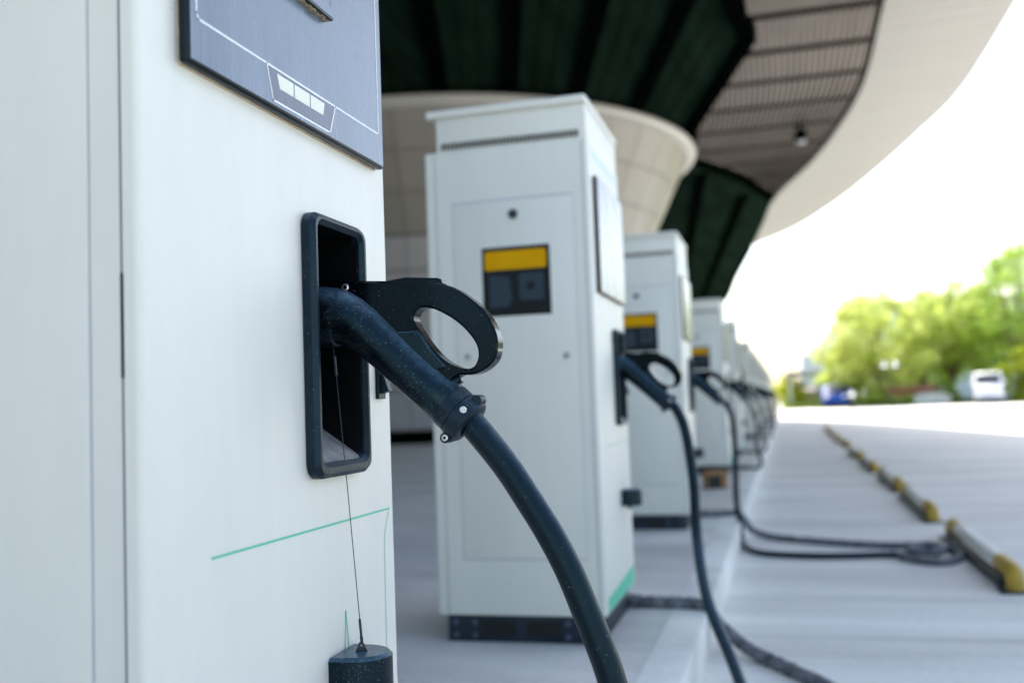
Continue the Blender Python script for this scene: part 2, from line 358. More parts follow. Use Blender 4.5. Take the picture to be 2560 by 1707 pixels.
# corrugation ribs and beams of the dark soffit, running on the building's slant
def xb_at(y):
    for (xa, ya), (xb, yb) in zip(b_line[:-1] + [(0.0, 36.9)], b_line[1:] + [(0, 36.9)]):
        if ya <= y <= yb and yb > ya: return xa + (xb - xa) * (y - ya) / (yb - ya)
    pts = [(0.0, 36.9)] + i_rest + c_line[1:]
    for (xa, ya), (xb, yb) in zip(pts[:-1], pts[1:]):
        if ya <= y <= yb: return xa + (xb - xa) * (y - ya) / (yb - ya)
    return -8
def rib(mb, x0, w, h, ymax=90, z=SOFF):
    ys = [8 + 2 * k for k in range(42)]
    prev = None
    for y in ys:
        x = x0 - 0.287 * (min(y, 32) - 22) - 0.12 * max(0, y - 32)
        ok = x + w < xb_at(y) - 0.05 and y <= ymax
        cur = (x, y) if ok else None
        if prev and cur:
            (xa, ya), (xc, yc) = prev, cur
            v = [(xa - w / 2, ya, z - h), (xa + w / 2, ya, z - h), (xc + w / 2, yc, z - h), (xc - w / 2, yc, z - h)]
            t = [(p[0], p[1], z + 0.01) for p in v]
            V = [mb.bm.verts.new(p) for p in v + t]
            for f in ((0, 1, 2, 3), (4, 7, 6, 5), (0, 4, 5, 1), (1, 5, 6, 2), (2, 6, 7, 3), (3, 7, 4, 0)): mb.bm.faces.new([V[k] for k in f])
        prev = cur
for k in range(-14, 9):
    g = MB(); rib(g, -0.95 + 1.62 * k, 0.34, 0.10, 90)
    if len(g.bm.verts): g.build("soffit_beam", BEAM, canopy, smooth=0)
g = MB()
for k in range(-90, 40): rib(g, -0.95 + 0.405 * k + 0.2, 0.10, 0.02, 76)
g.build("soffit_rib", DSOF, canopy, smooth=0)
# edge beam between dark soffit and boards
g = MB()
for (xa, ya), (xc, yc) in zip(b_line[:-1], b_line[1:]):
    d = Vector((xc - xa, yc - ya)).normalized(); n = Vector((-d.y, d.x)) * 0.28
    v = [(xa + n.x, ya + n.y), (xa, ya), (xc, yc), (xc + n.x, yc + n.y)]
    g.prism(v, [], SOFF - 0.12, SOFF + 0.3, plane='xy')
g.build("edge_beam", BEAM, canopy, smooth=0)
# brown panels in rows two metres apart, seen through a grille of narrow dark slats
def xi_at(y):
    for (xa, ya), (xc, yc) in zip(i_sub[:-1], i_sub[1:]):
        if ya <= y <= yc: return xa + (xc - xa) * (y - ya) / max(yc - ya, 1e-6)
    return i_sub[-1][0]
g = MB(); y = 5.2
while y < 36.0:
    y2 = min(y + 1.66, 36.6); n = 6
    for q in range(n):
        u0, u1 = y + (y2 - y) * q / n, y + (y2 - y) * (q + 1) / n
        v = [(xb_at(u0) + .06, u0), (xi_at(u0) - .05, u0), (xi_at(u1) - .05, u1), (xb_at(u1) + .06, u1)]
        if v[1][0] - v[0][0] > 0.1 and v[2][0] - v[3][0] > 0.1: g.prism(v, [], SOFF + 0.06, SOFF + 0.10, plane='xy')
    y += 2.05
g.build("brown_panel", SLAT, canopy, smooth=0)
SLATD = mat("dark_slat", (0.055, 0.044, 0.038), 0.7, spec=0.1)
g = MB()
for k in range(40):
    off = -0.10 - 0.13 * k; prev = None; y = 4.6
    while y < 36.7:
        x = xi_at(y) + off; ok = x > xb_at(y) + 0.01
        if ok and prev:
            (xa, ya) = prev; w = 0.017
            g.prism([(xa - w, ya), (xa + w, ya), (x + w, y), (x - w, y)], [], SOFF - 0.01, SOFF + 0.05, plane='xy')
        prev = (x, y) if ok else None
        y += 0.4
g.build("slat_grille", SLATD, canopy, smooth=0)
# backing above boards
back = b_line + i_sub[::-1]
g = MB(); g.prism(back, [], SOFF + 0.28, SOFF + 0.32, plane='xy'); g.build("soffit_backing", BEAM, canopy, smooth=0)
# cream edge band, stepped into cladding sheets
g = MB()
def lerp_poly(l, t):
    L_ = [0]
    for a, b in zip(l[:-1], l[1:]): L_.append(L_[-1] + (Vector(b) - Vector(a)).length)
    s = t * L_[-1]
    for k in range(len(l) - 1):
        if s <= L_[k + 1] + 1e-9:
            f = (s - L_[k]) / max(L_[k + 1] - L_[k], 1e-9); return (l[k][0] + (l[k + 1][0] - l[k][0]) * f, l[k][1] + (l[k + 1][1] - l[k][1]) * f)
    return l[-1]
def ix_y(l, y):
    for (xa, ya), (xc, yc) in zip(l[:-1], l[1:]):
        if ya <= y <= yc: return xa + (xc - xa) * (y - ya) / max(yc - ya, 1e-6)
    return l[-1][0]
ys = [4.5 + 0.62 * k for k in range(80)]
for k, (ya, yc) in enumerate(zip(ys[:-1], ys[1:])):
    if yc > 48.7: break
    a0, a1, c0, c1 = ix_y(i_line, ya), ix_y(e_line, ya), ix_y(i_line, yc - 0.02), ix_y(e_line, yc - 0.02)
    if a1 - a0 < 0.05: continue
    zin, zout = SOFF - 0.06, SOFF + 0.02
    V = [g.bm.verts.new(p) for p in ((a0, ya, zin), (a1, ya, zout), (c1, yc - 0.02, zout), (c0, yc - 0.02, zin), (a0, ya, zin + .12), (a1, ya, zout + .4), (c1, yc - 0.02, zout + .4), (c0, yc - 0.02, zin + .12))]
    for f in ((0, 3, 2, 1), (4, 5, 6, 7), (0, 1, 5, 4), (1, 2, 6, 5), (2, 3, 7, 6), (3, 0, 4, 7)): g.bm.faces.new([V[q] for q in f])
g.build("cream_edge_band", FASC, canopy, smooth=0)
g = MB(); g.prism([(-45, -25), (-3.5, -25), (-3.5, 4.4)] + [(x - 0.05, y) for x, y in e_line[:-1]] + c_line + [(-45, 92)], [], SOFF + 0.62, SOFF + 1.1, plane='xy'); g.build("roof_slab", FASC, canopy, smooth=0)  # slab repeats the unseen strip added behind the camera
# closing upstand under the slab along the far outline
g = MB()
pts = c_line
for (xa, ya), (xc, yc) in zip(pts[:-1], pts[1:]):
    g.prism([(xa - 0.12, ya), (xa, ya), (xc, yc), (xc - 0.12, yc)], [], SOFF - 0.12, SOFF + 0.615, plane='xy')
g.build("edge_upstand", BEAM, canopy, smooth=0)

# lamp on the boards
fl = thing("floodlight", "small dark ceiling floodlight fixed under the brown board soffit", "floodlight", (0.75, 27.5, SOFF + 0.03))
g = MB(); g.lathe([(0.05, 0.0), (0.05, -0.12), (0.14, -0.14), (0.17, -0.30), (0.16, -0.42), (0.15, -0.43)], 20); g.build("lamp_housing", BEAM, fl)
g = MB(); g.lathe([(0.148, -0.432), (0.14, -0.47), (0.08, -0.50)], 20); g.build("lamp_lens", KNOB, fl)

# ------------------------------------------------------------------ round pavilion under the canopy
PC = (-9.39, 27.68); PR = 7.24
pav = thing("round_pavilion", "round pale tiled pavilion flaring outwards under the dark canopy", "building", (PC[0], PC[1], 0))
TILE = mat("cream_wall_tile", (0.25, 0.235, 0.21), 0.38, var=0.07, vscale=1.0)
JOINT = mat("tile_joint", (0.14, 0.135, 0.12), 0.8)
RIMW = mat("white_rim", (0.44, 0.43, 0.40), 0.4)
LOWW = mat("grey_wall_render", (0.36, 0.35, 0.36), 0.7, var=0.08, vscale=1.2)
def prad(z): return PR - 0.475 * (SOFF - z) if z > 4.97 else 5.80
g = MB(); g.lathe([(5.72, 0.0), (5.72, 4.95), (prad(7.8) - 0.05, 7.8)], 96); g.build("wall_core", JOINT, pav)
g = MB(); N = 40
rows = [4.97, 5.87, 6.77, 7.66]
for za, zb in zip(rows[:-1], rows[1:]):
    for k in range(N):
        for q in range(2):
            a0 = 2 * math.pi * (k + 0.5 * q + 0.010 * (1 - q)) / N; a1 = 2 * math.pi * (k + 0.5 + 0.49 * q) / N
            z0, z1 = za + 0.012, zb - 0.012
            P = lambda a, z, o=0: (math.cos(a) * (prad(z) + o), math.sin(a) * (prad(z) + o), z)
            g.quad(P(a0, z0), P(a1, z0), P(a1, z1), P(a0, z1))
g.bm.verts.ensure_lookup_table(); bmesh.ops.remove_doubles(g.bm, verts=g.bm.verts, dist=0.001)
g.build("wall_tile", TILE, pav, smooth=20)
g = MB()
zr = [0.32, 1.25, 2.2, 3.15, 4.1, 4.93]
for za, zb in zip(zr[:-1], zr[1:]):
    for k in range(N):
        for q in range(2):
            a0 = 2 * math.pi * (k + 0.5 * q + 0.01 * (1 - q)) / N; a1 = 2 * math.pi * (k + 0.5 + 0.49 * q) / N
            P = lambda a, z: (math.cos(a) * 5.80, math.sin(a) * 5.80, z)
            g.quad(P(a0, za + .02), P(a1, za + .02), P(a1, zb - .02), P(a0, zb - .02))
bmesh.ops.remove_doubles(g.bm, verts=g.bm.verts, dist=0.001)
g.build("lower_wall", LOWW, pav, smooth=20)
g = MB(); g.lathe([(5.75, 0), (5.84, 0), (5.84, 0.28), (5.75, 0.30)], 96); g.build("skirting", BEAM, pav)
g = MB(); g.lathe([(PR - 0.2, 7.62), (PR - 0.08, 7.62), (PR + 0.03, 7.66), (PR + 0.10, 7.75), (PR + 0.07, 7.84), (PR - 0.2, 7.88)], 96); g.build("rim", RIMW, pav)

# ------------------------------------------------------------------ charging cabinet
HX, HY = 0.30, 0.325
SY0, SY1, SZ0, SZ1 = 0.040, 0.183, 0.752, 1.078      # opening of the gun socket, local y / z
GROUP_CH = "white charging cabinets in a row along the platform"
def make_charger(near):
    t = thing("charging_cabinet", "", "charger", (0, 0, 0), 0, GROUP_CH)
    # body with the socket opening cut out of its front
    m = MB(); b = bmesh.new(); bmesh.ops.create_cube(b, size=1)
    for v in b.verts: v.co = Vector((v.co.x * 2 * HX, v.co.y * 2 * HY, 0.9175 + v.co.z * 1.645))
    bmesh.ops.bevel(b, geom=b.edges[:], offset=0.009, segments=4, profile=0.5, affect='EDGES')
    b.faces.ensure_lookup_table()
    front = [f for f in b.faces if f.normal.x > 0.999 and f.calc_area() > 0.3][0]
    corners = list(front.verts); corners.sort(key=lambda v: math.atan2(v.co.z - 0.9, v.co.y))
    bmesh.ops.delete(b, geom=[front], context='FACES_ONLY')
    hole = [b.verts.new((HX, y, z)) for y, z in ((SY0, SZ0), (SY1, SZ0), (SY1, SZ1), (SY0, SZ1))]
    for k in range(4): b.faces.new((corners[k], corners[(k + 1) % 4], hole[(k + 1) % 4], hole[k]))
    m.join(b); m.build("body", WHITE, t, smooth=30)
    m = MB(); m.box(-0.255, 0.2965, -HY + 0.006, HY - 0.006, 1.738, 1.862, bev=0.006)
    neck = m.build("vent_hood", WHITE, t)
    m = MB()
    for k in range(34):
        x = -0.235 + k * 0.0150
        m.box(x, x + 0.0095, -HY + 0.0030, -HY + 0.0055, 1.746, 1.771)
    m.build("vent_slot", VENT, neck, smooth=0)
    m = MB(); m.box(-0.290, 0.302, -HY - 0.012, HY + 0.002, 1.8625, 1.892, bev=0.011, seg=4); m.build("roof_cap", WHITE, t)
    # plinth
    m = MB(); m.box(-0.275, 0.275, -0.300, 0.300, 0.0, 0.0945, bev=0.003); pl = m.build("plinth", NAVY, t)
    for x0 in (-0.155, 0.012):
        m = MB(); m.box(x0 - .002, x0 + .1265, -0.3012, -0.3003, 0.020, 0.074)
        for k in range(17): m.box(x0 + k * 0.0075, x0 + k * 0.0075 + 0.003, -0.3035, -0.3010, 0.022, 0.072)
        m.build("grille", GRILLE, pl, smooth=0)
    for x in (-0.245, -0.175, 0.158, 0.245):
        for z in (0.022, 0.068): m = MB(); m.lathe([(0.010, 0), (0.010, 0.006), (0.006, 0.008)], 10, rot_to((0, -1, 0), (x, -0.3, z))); m.build("plinth_bolt", BOLT, pl)
    # side face facing the camera: door panel, seams, lock, knobs, label
    yf = -HY
    m = MB(); m.box(-0.198, 0.240, yf - 0.0025, yf + 0.002, 0.29, 1.545, bev=0.0022, seg=2); door = m.build("side_door", WHITE, t)
    m = MB(); m.prism([(-0.201, 0.286), (0.2425, 0.286), (0.2425, 1.550), (-0.201, 1.550)], [[(-0.199, 0.2895), (0.241, 0.2895), (0.241, 1.5455), (-0.199, 1.5455)]], yf - 0.0008, yf + 0.001, plane='xz')
    m.build("door_gap", GREYLINE, door, smooth=0)
    for x in (0.2780, -0.262): m = MB(); m.box(x, x + .002, yf - 0.0009, yf + 0.001, 0.105, 1.73); m.build("corner_seam", SEAM, t, smooth=0)
    if near:
        m = MB(); m.box(0.2774, 0.2806, yf - 0.0012, yf + 0.001, 0.862, 0.968, bev=.0003); m.build("open_gap", GRILLE, t, smooth=0)
    if not near:
        m = MB(); m.lathe([(0.017, 0), (0.017, 0.006), (0.012, 0.009), (0.004, 0.009)], 20, rot_to((0, -1, 0), (0.026, yf - 0.0025, 1.492))); m.build("lock", LOCK, door)
        for x, z in ((-0.16, 0.997), (0.199, 0.985)): m = MB(); m.lathe([(0.011, 0), (0.011, 0.004), (0.007, 0.006)], 14, rot_to((0, -1, 0), (x, yf - 0.0025, z))); m.build("door_knob", KNOB, door)
        ys = yf - 0.0035
        m = MB(); m.box(-0.095, 0.152, ys, yf - 0.0026, 1.133, 1.378); st = m.build("warning_label", STKB, t, smooth=0)
        m = MB(); m.prism(rrect(-0.085, 0.139, 1.297, 1.364, 0.008, 4), [], ys - 0.0004, ys - 0.00005, plane='xz'); m.build("yellow_band", STKY, st, smooth=0)
        m = MB(); m.prism([(-.070, 1.165), (.000, 1.165), (.012, 1.19), (.004, 1.272), (-.07, 1.28)], [], ys - .0004, ys - .00005, plane='xz'); m.build("grey_print", STKT, st, smooth=0)
        m = MB(); m.prism(rrect(.038, .128, 1.185, 1.282, .01, 3), [rrect(.066, .094, 1.222, 1.25, .01, 3)], ys - .0004, ys - .00005, plane='xz'); m.build("grey_print", STKT, st, smooth=0)
    # front: screen panel
    px = HX + 0.0175
    y0, y1, z0, z1 = -0.2600, 0.2830, 1.2035, 1.618
    m = MB(); m.box(HX - 0.001, HX + 0.0035, y0 + 0.006, y1 - 0.004, z0 - 0.0005, z1 - 0.006); m.build("gasket", FOAM, t, smooth=0)
    m = MB(); m.box(HX + 0.0034, px - 0.001, y0, y1, z0, z1, bev=0.0045, seg=3); scr = m.build("screen_panel", EDGEB, t)
    m = MB(); m.box(px - 0.0012, px, y0 + 0.0045, y1 - 0.0045, z0 + 0.0045, z1 - 0.0045); m.build("screen_glass", DARKGLASS, scr, smooth=0)
    if near:
        lw = 0.0026; xo = (px + 0.0004, px + 0.0001)
        def line(mb, pts, w=lw):
            for (ya, za), (yb, zb) in zip(pts[:-1], pts[1:]):
                d = Vector((yb - ya, zb - za)).normalized(); n = Vector((-d.y, d.x)) * w / 2; e = d * w * 0.4
                mb.quad((xo[0], ya - e.x + n.x, za - e.y + n.y), (xo[0], yb + e.x + n.x, zb + e.y + n.y), (xo[0], yb + e.x - n.x, zb + e.y - n.y), (xo[0], ya - e.x - n.x, za - e.y - n.y))
        o = -1.1925
        m = MB()
        zl = 1.2560
        line(m, [(0.948 + o, 1.60), (0.948 + o, zl + 0.006), (0.9525 + o, zl), (1.4535 + o, zl), (1.4535 + o, 1.60), (0.948 + o, 1.60)])
        line(m, [(1.1015 + o, zl), (1.1165 + o, 1.2135), (1.2785 + o, 1.2135), (1.2975 + o, zl)])
        m.build("white_outline", PRINTW, scr, smooth=0)
        m = MB(); m.prism([(1.1045 + o, zl - 0.0022), (1.1185 + o, 1.2158), (1.2765 + o, 1.2158), (1.294 + o, zl - 0.0022)], [], px + 0.0001, px + 0.0003, plane='yz'); m.build("indicator_window", DARKPANE, scr, smooth=0)
        for quad_ in ([(1.127, 1.2505), (1.1705, 1.2505), (1.1705, 1.2325), (1.134, 1.2325)], [(1.1735, 1.2505), (1.2165, 1.2505), (1.2165, 1.2325), (1.1735, 1.2325)], [(1.2195, 1.2505), (1.262, 1.2505), (1.257, 1.2325), (1.2195, 1.2325)]):
            m = MB(); m.prism([(a + o, b_) for a, b_ in quad_], [], px + 0.0003, px + 0.0006, plane='yz'); m.build("indicator_cell", LEDW, scr, smooth=0)
        # display housing above, with crumbling foam under it
        m = MB(); m.box(px, px + 0.0135, 0.985 + o, 1.272 + o, 1.370, 1.585, bev=0.002); dp = m.build("display_bezel", EDGEB, scr)
        m = MB(); m.box(px + 0.0134, px + 0.0140, 0.988 + o, 1.2695 + o, 1.3730, 1.582); m.build("display_glass", DARKGLASS, dp, smooth=0)
        m = MB()
        n = 46; top = []
        ya, yb = 0.99 + o, 1.268 + o
        for k in range(n):
            a, b_ = ya + (yb - ya) * k / n, ya + (yb - ya) * (k + 1) / n; h = rnd.uniform(0.0008, 0.0028)
            m.box(px + 0.0002, px + rnd.uniform(0.005, 0.009), a, b_, 1.370 - h, 1.3705)
        m.build("weathered_foam", FOAM2, dp, smooth=0)
        m = MB(); line(m, [(1.260 + o, 1.388), (1.262 + o, 1.57)], 0.0012)
        for v in m.bm.verts: v.co.x += 0.0140
        m.build("display_line", WIRE, dp, smooth=0)
    # socket: frame ring, cavity
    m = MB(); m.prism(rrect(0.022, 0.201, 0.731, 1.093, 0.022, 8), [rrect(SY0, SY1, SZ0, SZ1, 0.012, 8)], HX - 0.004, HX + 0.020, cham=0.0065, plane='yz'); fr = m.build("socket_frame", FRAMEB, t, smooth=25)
    m = MB(); xb = HX - 0.115; e = 0.004
    A = [(HX + 0.010, SY0 - e + .004, SZ0), (HX + 0.010, SY1 + e - .004, SZ0), (HX + 0.010, SY1 + e - .004, SZ1), (HX + 0.010, SY0 - e + .004, SZ1)]
    Bk = [(xb, SY0 + .006, SZ0 + 0.09), (xb, SY1 - .006, SZ0 + 0.09), (xb, SY1 - .006, SZ1 - .006), (xb, SY0 + .006, SZ1 - .006)]
    m.quad(*Bk); m.quad(A[1], A[2], Bk[2], Bk[1]); m.quad(A[2], A[3], Bk[3], Bk[2]); m.quad(A[3], A[0], Bk[0], Bk[3])
    m.build("socket_cavity", CAVITY, fr, smooth=0, normals=False)
    m = MB(); m.quad(A[0], A[1], Bk[1], Bk[0]); m.build("socket_ramp", DUSTRAMP, fr, smooth=0, normals=False)
    m = MB(); m.lathe([(0.046, 0), (0.046, 0.02), (0.040, 0.022)], 28, rot_to((1, 0, 0), (xb, 0.118, 0.958))); m.build("socket_ring", CAVITY, fr)
    # switch, gun rest pod, decals
    m = MB(); m.box(HX - 0.001, HX + 0.006, 0.262, 0.290, 0.838, 0.905, bev=0.001)
    m.prism([(HX + 0.006, 0.846), (HX + 0.020, 0.850), (HX + 0.006, 0.895)], [], 0.268, 0.284, plane='xz'); m.build("rocker_switch", FRAMEB, t, smooth=0)
    m = MB()
    cy = 0.118; prof = [(HX - 0.002, cy - 0.044)] + [(HX + 0.018 + 0.055 * math.sin(R(a)) ** 0.9 if a else HX + 0.018, cy - 0.044 * math.cos(R(a))) for a in range(0, 181, 9)] + [(HX - 0.002, cy + 0.044)]
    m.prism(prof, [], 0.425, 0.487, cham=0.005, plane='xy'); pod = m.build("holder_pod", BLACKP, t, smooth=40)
    m = MB(); m.box(HX - 0.001, HX + 0.012, 0.222, 0.238, 0.40, 0.437, bev=0.001); m.build("pod_clip", FRAMEB, t, smooth=0)
    m = MB(); x = HX + 0.0006
    def gl(pts, w):
        for (ya, za), (yb, zb) in zip(pts[:-1], pts[1:]):
            d = Vector((yb - ya, zb - za)).normalized(); n = Vector((-d.y, d.x)) * w / 2
            m.quad((x, ya + n.x, za + n.y), (x, yb + n.x, zb + n.y), (x, yb - n.x, zb - n.y), (x, ya - n.x, za - n.y))
    gl([(-0.207, 0.6645), (0.303, 0.6645)], 0.0030); m.build("green_line", GREEN, t, smooth=0)
    m = MB(); gl([(0.1215, 0.43), (0.133, 0.539), (0.149, 0.43)], 0.0022); m.build("green_peak", GREEN, t, smooth=0)
    m = MB(); m.quad((x, -0.29, 0.104), (x, 0.30, 0.104), (x, 0.30, 0.175), (x, -0.29, 0.150)); m.build("green_band", GREEN, t, smooth=0)
    m = MB(); gl([(0.303, 0.664), (0.281, 0.622), (0.278, 0.43)], 0.0025); m.build("pale_green_line", GREENP, t, smooth=0)
    m = MB(); gl([(-0.27, 1.700), (0.27, 1.700)], 0.012); m.build("pale_green_line", GREENP, t, smooth=0)
    return t

CH_X = -0.918
CH_Y = [0.86, 3.36, 6.37, 10.95, 14.2, 19.9, 23.6, 27.6, 32.0, 37.0, 43.0, 50.0]
CH_LAB = [
    "nearest white charging cabinet with blue grey screen panel and thin green skyline lines",
    "white charging cabinet behind the sharp gun, with the large yellow and black warning label",
    "white charging cabinet third in the row, half hidden behind the large warning label one",
    "white charging cabinet fourth in the row, with the brown block lying before it",
    "blurred white charging cabinet fifth in the row",
    "blurred white charging cabinet sixth in the row", "blurred white charging cabinet seventh in the row",
    "blurred white charging cabinet eighth in the row", "tiny blurred white charging cabinet ninth in the row",
    "tiny blurred white charging cabinet tenth in the row", "tiny blurred white charging cabinet, last but one of the row",
    "tiny blurred white charging cabinet at the far end of the row"]
near_ch = make_charger(True)
far_ch = make_charger(False)
for k, y in enumerate(CH_Y):
    o = near_ch if k == 0 else far_ch if k == 1 else copy_tree(far_ch)
    o.location = (CH_X, y + HY, 0); o["label"] = CH_LAB[k]

# ------------------------------------------------------------------ charging gun with its cable
GX, GZ, GYL = -0.618, 0.955, 0.455          # gun origin: on the front plane, offset from the cabinet's near face
GROUP_GUN = "black charging guns parked in the cabinets"
def wz(p): return (p[0] - GX, p[1] - GZ)
def make_gun():
    t = thing("charging_gun", "", "charging gun", (0, 0, 0), 0, GROUP_GUN)
    ax0 = Vector((0.0265, 0, -0.0004)); ad = Vector((0.7326, 0, -0.6806)).normalized()
    # grip: swept tube from the socket, bending down into the shaft
    pts = []; rad = []
    P0 = [(-0.098, 0.003, .040), (-0.080, 0.003, .044), (-0.04, 0.003, .0445), (-0.012, 0.003, .0442), (0.004, 0.0015, .0432)]
    for x, z, r in P0: pts.append((x, 0, z)); rad.append(r)
    for k in range(1, 8):                       # bend
        u = k / 8; a = Vector((0.004, 0, 0.0015)); c = ax0 + ad * 0.045; b_ = Vector((0.024, 0, 0.0012))
        p = a * (1 - u) ** 2 + b_ * 2 * u * (1 - u) + c * u * u; pts.append(tuple(p)); rad.append(.0432 + (.0345 - .0432) * (u ** 0.8))
    for s, r in ((0.045, .0343), (0.075, .0330), (0.12, .0323), (0.16, .0320), (0.187, .0320), (0.1885, .0312), (0.1895, .0312)):
        pts.append(tuple(ax0 + ad * s)); rad.append(r)
    m = MB(); m.tube(pts, rad, 48)
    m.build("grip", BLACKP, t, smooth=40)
    # collar with grooves and screw ears
    cp = [(.0312, 0), (.0325, .0008), (.0328, .0175), (.0318, .0182), (.0318, .0192), (.0338, .0198), (.0342, .036), (.0335, .0405), (.0300, .0430), (.0215, .0436), (.0205, .039)]
    M = rot_to(ad, ax0 + ad * 0.1895)
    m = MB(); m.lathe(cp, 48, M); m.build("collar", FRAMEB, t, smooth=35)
    perp = Vector((-ad.z, 0, ad.x))             # towards upper right
    for off, y in ((-0.0345, -0.006), (0.0335, -0.004)):
        c = ax0 + ad * 0.2205 + perp * off + Vector((0, y - 0.012, 0))
        m = MB(); m.lathe([(.0072, 0), (.0074, 0.001), (.0074, .024), (.006, .025)], 18, rot_to((0, 1, 0), c)); m.build("screw_boss", FRAMEB, t, smooth=35)
    # latch bar printed on the collar
    m = MB()
    c = ax0 + ad * 0.2070 + perp * -0.0105 + Vector((0, -0.0325, 0))
    b = bmesh.new(); bmesh.ops.create_cube(b, size=1)
    for v in b.verts: v.co = Vector((v.co.x * .012, v.co.y * .004, v.co.z * .004))
    m.join(b, rot_to(ad, c) @ Matrix.Rotation(R(90), 4, 'Z')); m.build("collar_latch", BLACKP, t, smooth=0)
    def screw(mb, at, r, d=(0, -1, 0)):
        mb.lathe([(r, -0.001), (r, .0012), (r * .75, .0018), (r * .60, .0018), (r * .55, .0004), (0.0002, .0004)], 18, rot_to(d, at))
    m = MB(); screw(m, ax0 + ad * 0.2205 + perp * -0.0345 + Vector((0, -0.0180, 0)), .0046); m.build("screw", STEEL, t)
    m = MB(); m.lathe([(.0022, .0), (.0022, .0010), (.0003, .0010)], 6, rot_to((0, -1, 0), ax0 + ad * 0.2205 + perp * -0.0345 + Vector((0, -0.0180, 0)))); m.build("hex_recess", CAVITY, t, smooth=0)
    m = MB(); m.lathe([(.0026, .0), (.0026, .0021), (.0003, .0021)], 14, rot_to((0, -1, 0), (-0.5963 - GX, -0.0155, 0.9966 - GZ))); m.build("ring_hole", CAVITY, t, smooth=0)
    m = MB(); screw(m, Vector((-0.5963 - GX, -0.0155, 0.9966 - GZ)), .0052); m.build("screw", STEEL, t)
    m = MB(); q = ax0 + ad * 0.2185 + perp * 0.0150 + Vector((0, -0.0305, 0))
    m.lathe([(.0062, -0.004), (.0064, 0.0006), (.0050, .0008), (.0045, -0.0008)], 20, rot_to((0.25, -0.92, 0.28), q)); m.build("screw_recess", GLOSSB, t)
    m = MB(); m.lathe([(.0050, -0.003), (.0050, 0.0004), (.0035, .0013), (.0012, .0006)], 14, rot_to((0.25, -0.92, 0.28), q + Vector((0, -.0004, 0)))); m.build("screw_head", CORRODE, t)
    # lever plate with the trigger ring
    out = [(-0.70, 1.0135), (-0.6533, 1.0105), (-0.5366, 1.0012), (-0.4700, 0.9955)]
    curve = [(-0.4549, 0.9937), (-0.435, 0.9857), (-0.4168, 0.9738), (-0.3988, 0.9584), (-0.387, 0.9435), (-0.3779, 0.9253), (-0.3742, 0.911), (-0.3748, 0.8958), (-0.3795, 0.8831), (-0.3897, 0.873), (-0.4022, 0.8666), (-0.4146, 0.8642), (-0.4294, 0.8648)]
    out += [tuple(p[:2]) for p in spline([(a, b_, 0) for a, b_ in curve], 4)]
    out += [(-0.442, 0.858), (-0.452, 0.846), (-0.50, 0.872), (-0.56, 0.928), (-0.61, 0.950), (-0.70, 0.955)]
    hole = [(-0.4952, 0.9475), (-0.4877, 0.9591), (-0.4737, 0.9604), (-0.4587, 0.955), (-0.4366, 0.9417), (-0.4185, 0.9252), (-0.4056, 0.9068), (-0.4025, 0.8913), (-0.4066, 0.8785), (-0.4142, 0.873), (-0.4266, 0.8736), (-0.445, 0.8815), (-0.4633, 0.8967), (-0.479, 0.9166), (-0.4911, 0.9365)]
    hole = [tuple(p[:2]) for p in spline([(a, b_, 0) for a, b_ in hole], 4, closed=True)]
    m = MB(); m.prism([wz(p) for p in out], [[wz(p) for p in hole]], -0.015, 0.015, cham=0.0028, plane='xz')
    m.build("lever_ring", GLOSSB, t, smooth=42)
    m = MB(); m.prism([wz(p) for p in ((-0.69, 1.0135), (-0.5366, 1.0020), (-0.508, 1.0052), (-0.4590, 1.0012), (-0.4535, 0.9985), (-0.4525, 0.9935), (-0.52, 0.9985), (-0.69, 1.0120))], [], -0.011, 0.011, cham=0.0008, plane='xz'); m.build("release_strip", GLOSSB, t, smooth=30)
    m = MB(); m.prism([wz(p) for p in ((-0.452, 0.8700), (-0.434, 0.8660), (-0.430, 0.8560), (-0.446, 0.8430), (-0.458, 0.8550))], [], -0.008, 0.008, cham=0.002, plane='xz'); m.build("ring_lug", BLACKP, t, smooth=30)
    m = MB(); m.prism([wz(p) for p in ((-0.520, 0.9290), (-0.4885, 0.9290), (-0.470, 0.9010), (-0.448, 0.8760), (-0.475, 0.868), (-0.52, 0.908))], [], -0.0175, 0.0175, cham=0.003, plane='xz'); m.build("ring_seat", BLACKP, t, smooth=30)
    return t
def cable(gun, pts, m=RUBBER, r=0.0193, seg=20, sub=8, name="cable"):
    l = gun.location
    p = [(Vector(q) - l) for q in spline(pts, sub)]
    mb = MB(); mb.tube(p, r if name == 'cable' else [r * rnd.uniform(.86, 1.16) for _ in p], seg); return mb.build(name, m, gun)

gun0 = make_gun()
guns = [gun0]
for k in range(1, len(CH_Y)): guns.append(copy_tree(gun0))
GUN_LAB = ["large sharp black charging gun with ring grip, held in the nearest cabinet",
           "blurred black charging gun seen just right of the cabinet with the large warning label",
           "blurred black charging gun whose cable drops straight down to a loop on the road"] + \
          ["blurred black charging gun in the %s cabinet of the row" % w for w in ("fourth", "fifth", "sixth", "seventh", "eighth", "ninth", "tenth", "last but one", "farthest")]
for k, gn in enumerate(guns):
    gn.location = (GX, CH_Y[k] + GYL, GZ); gn["label"] = GUN_LAB[k]
tip = Vector((0.0265, 0, -0.0004)) + Vector((0.7326, 0, -0.6806)).normalized() * 0.222
def T(k): return Vector(guns[k].location) + tip
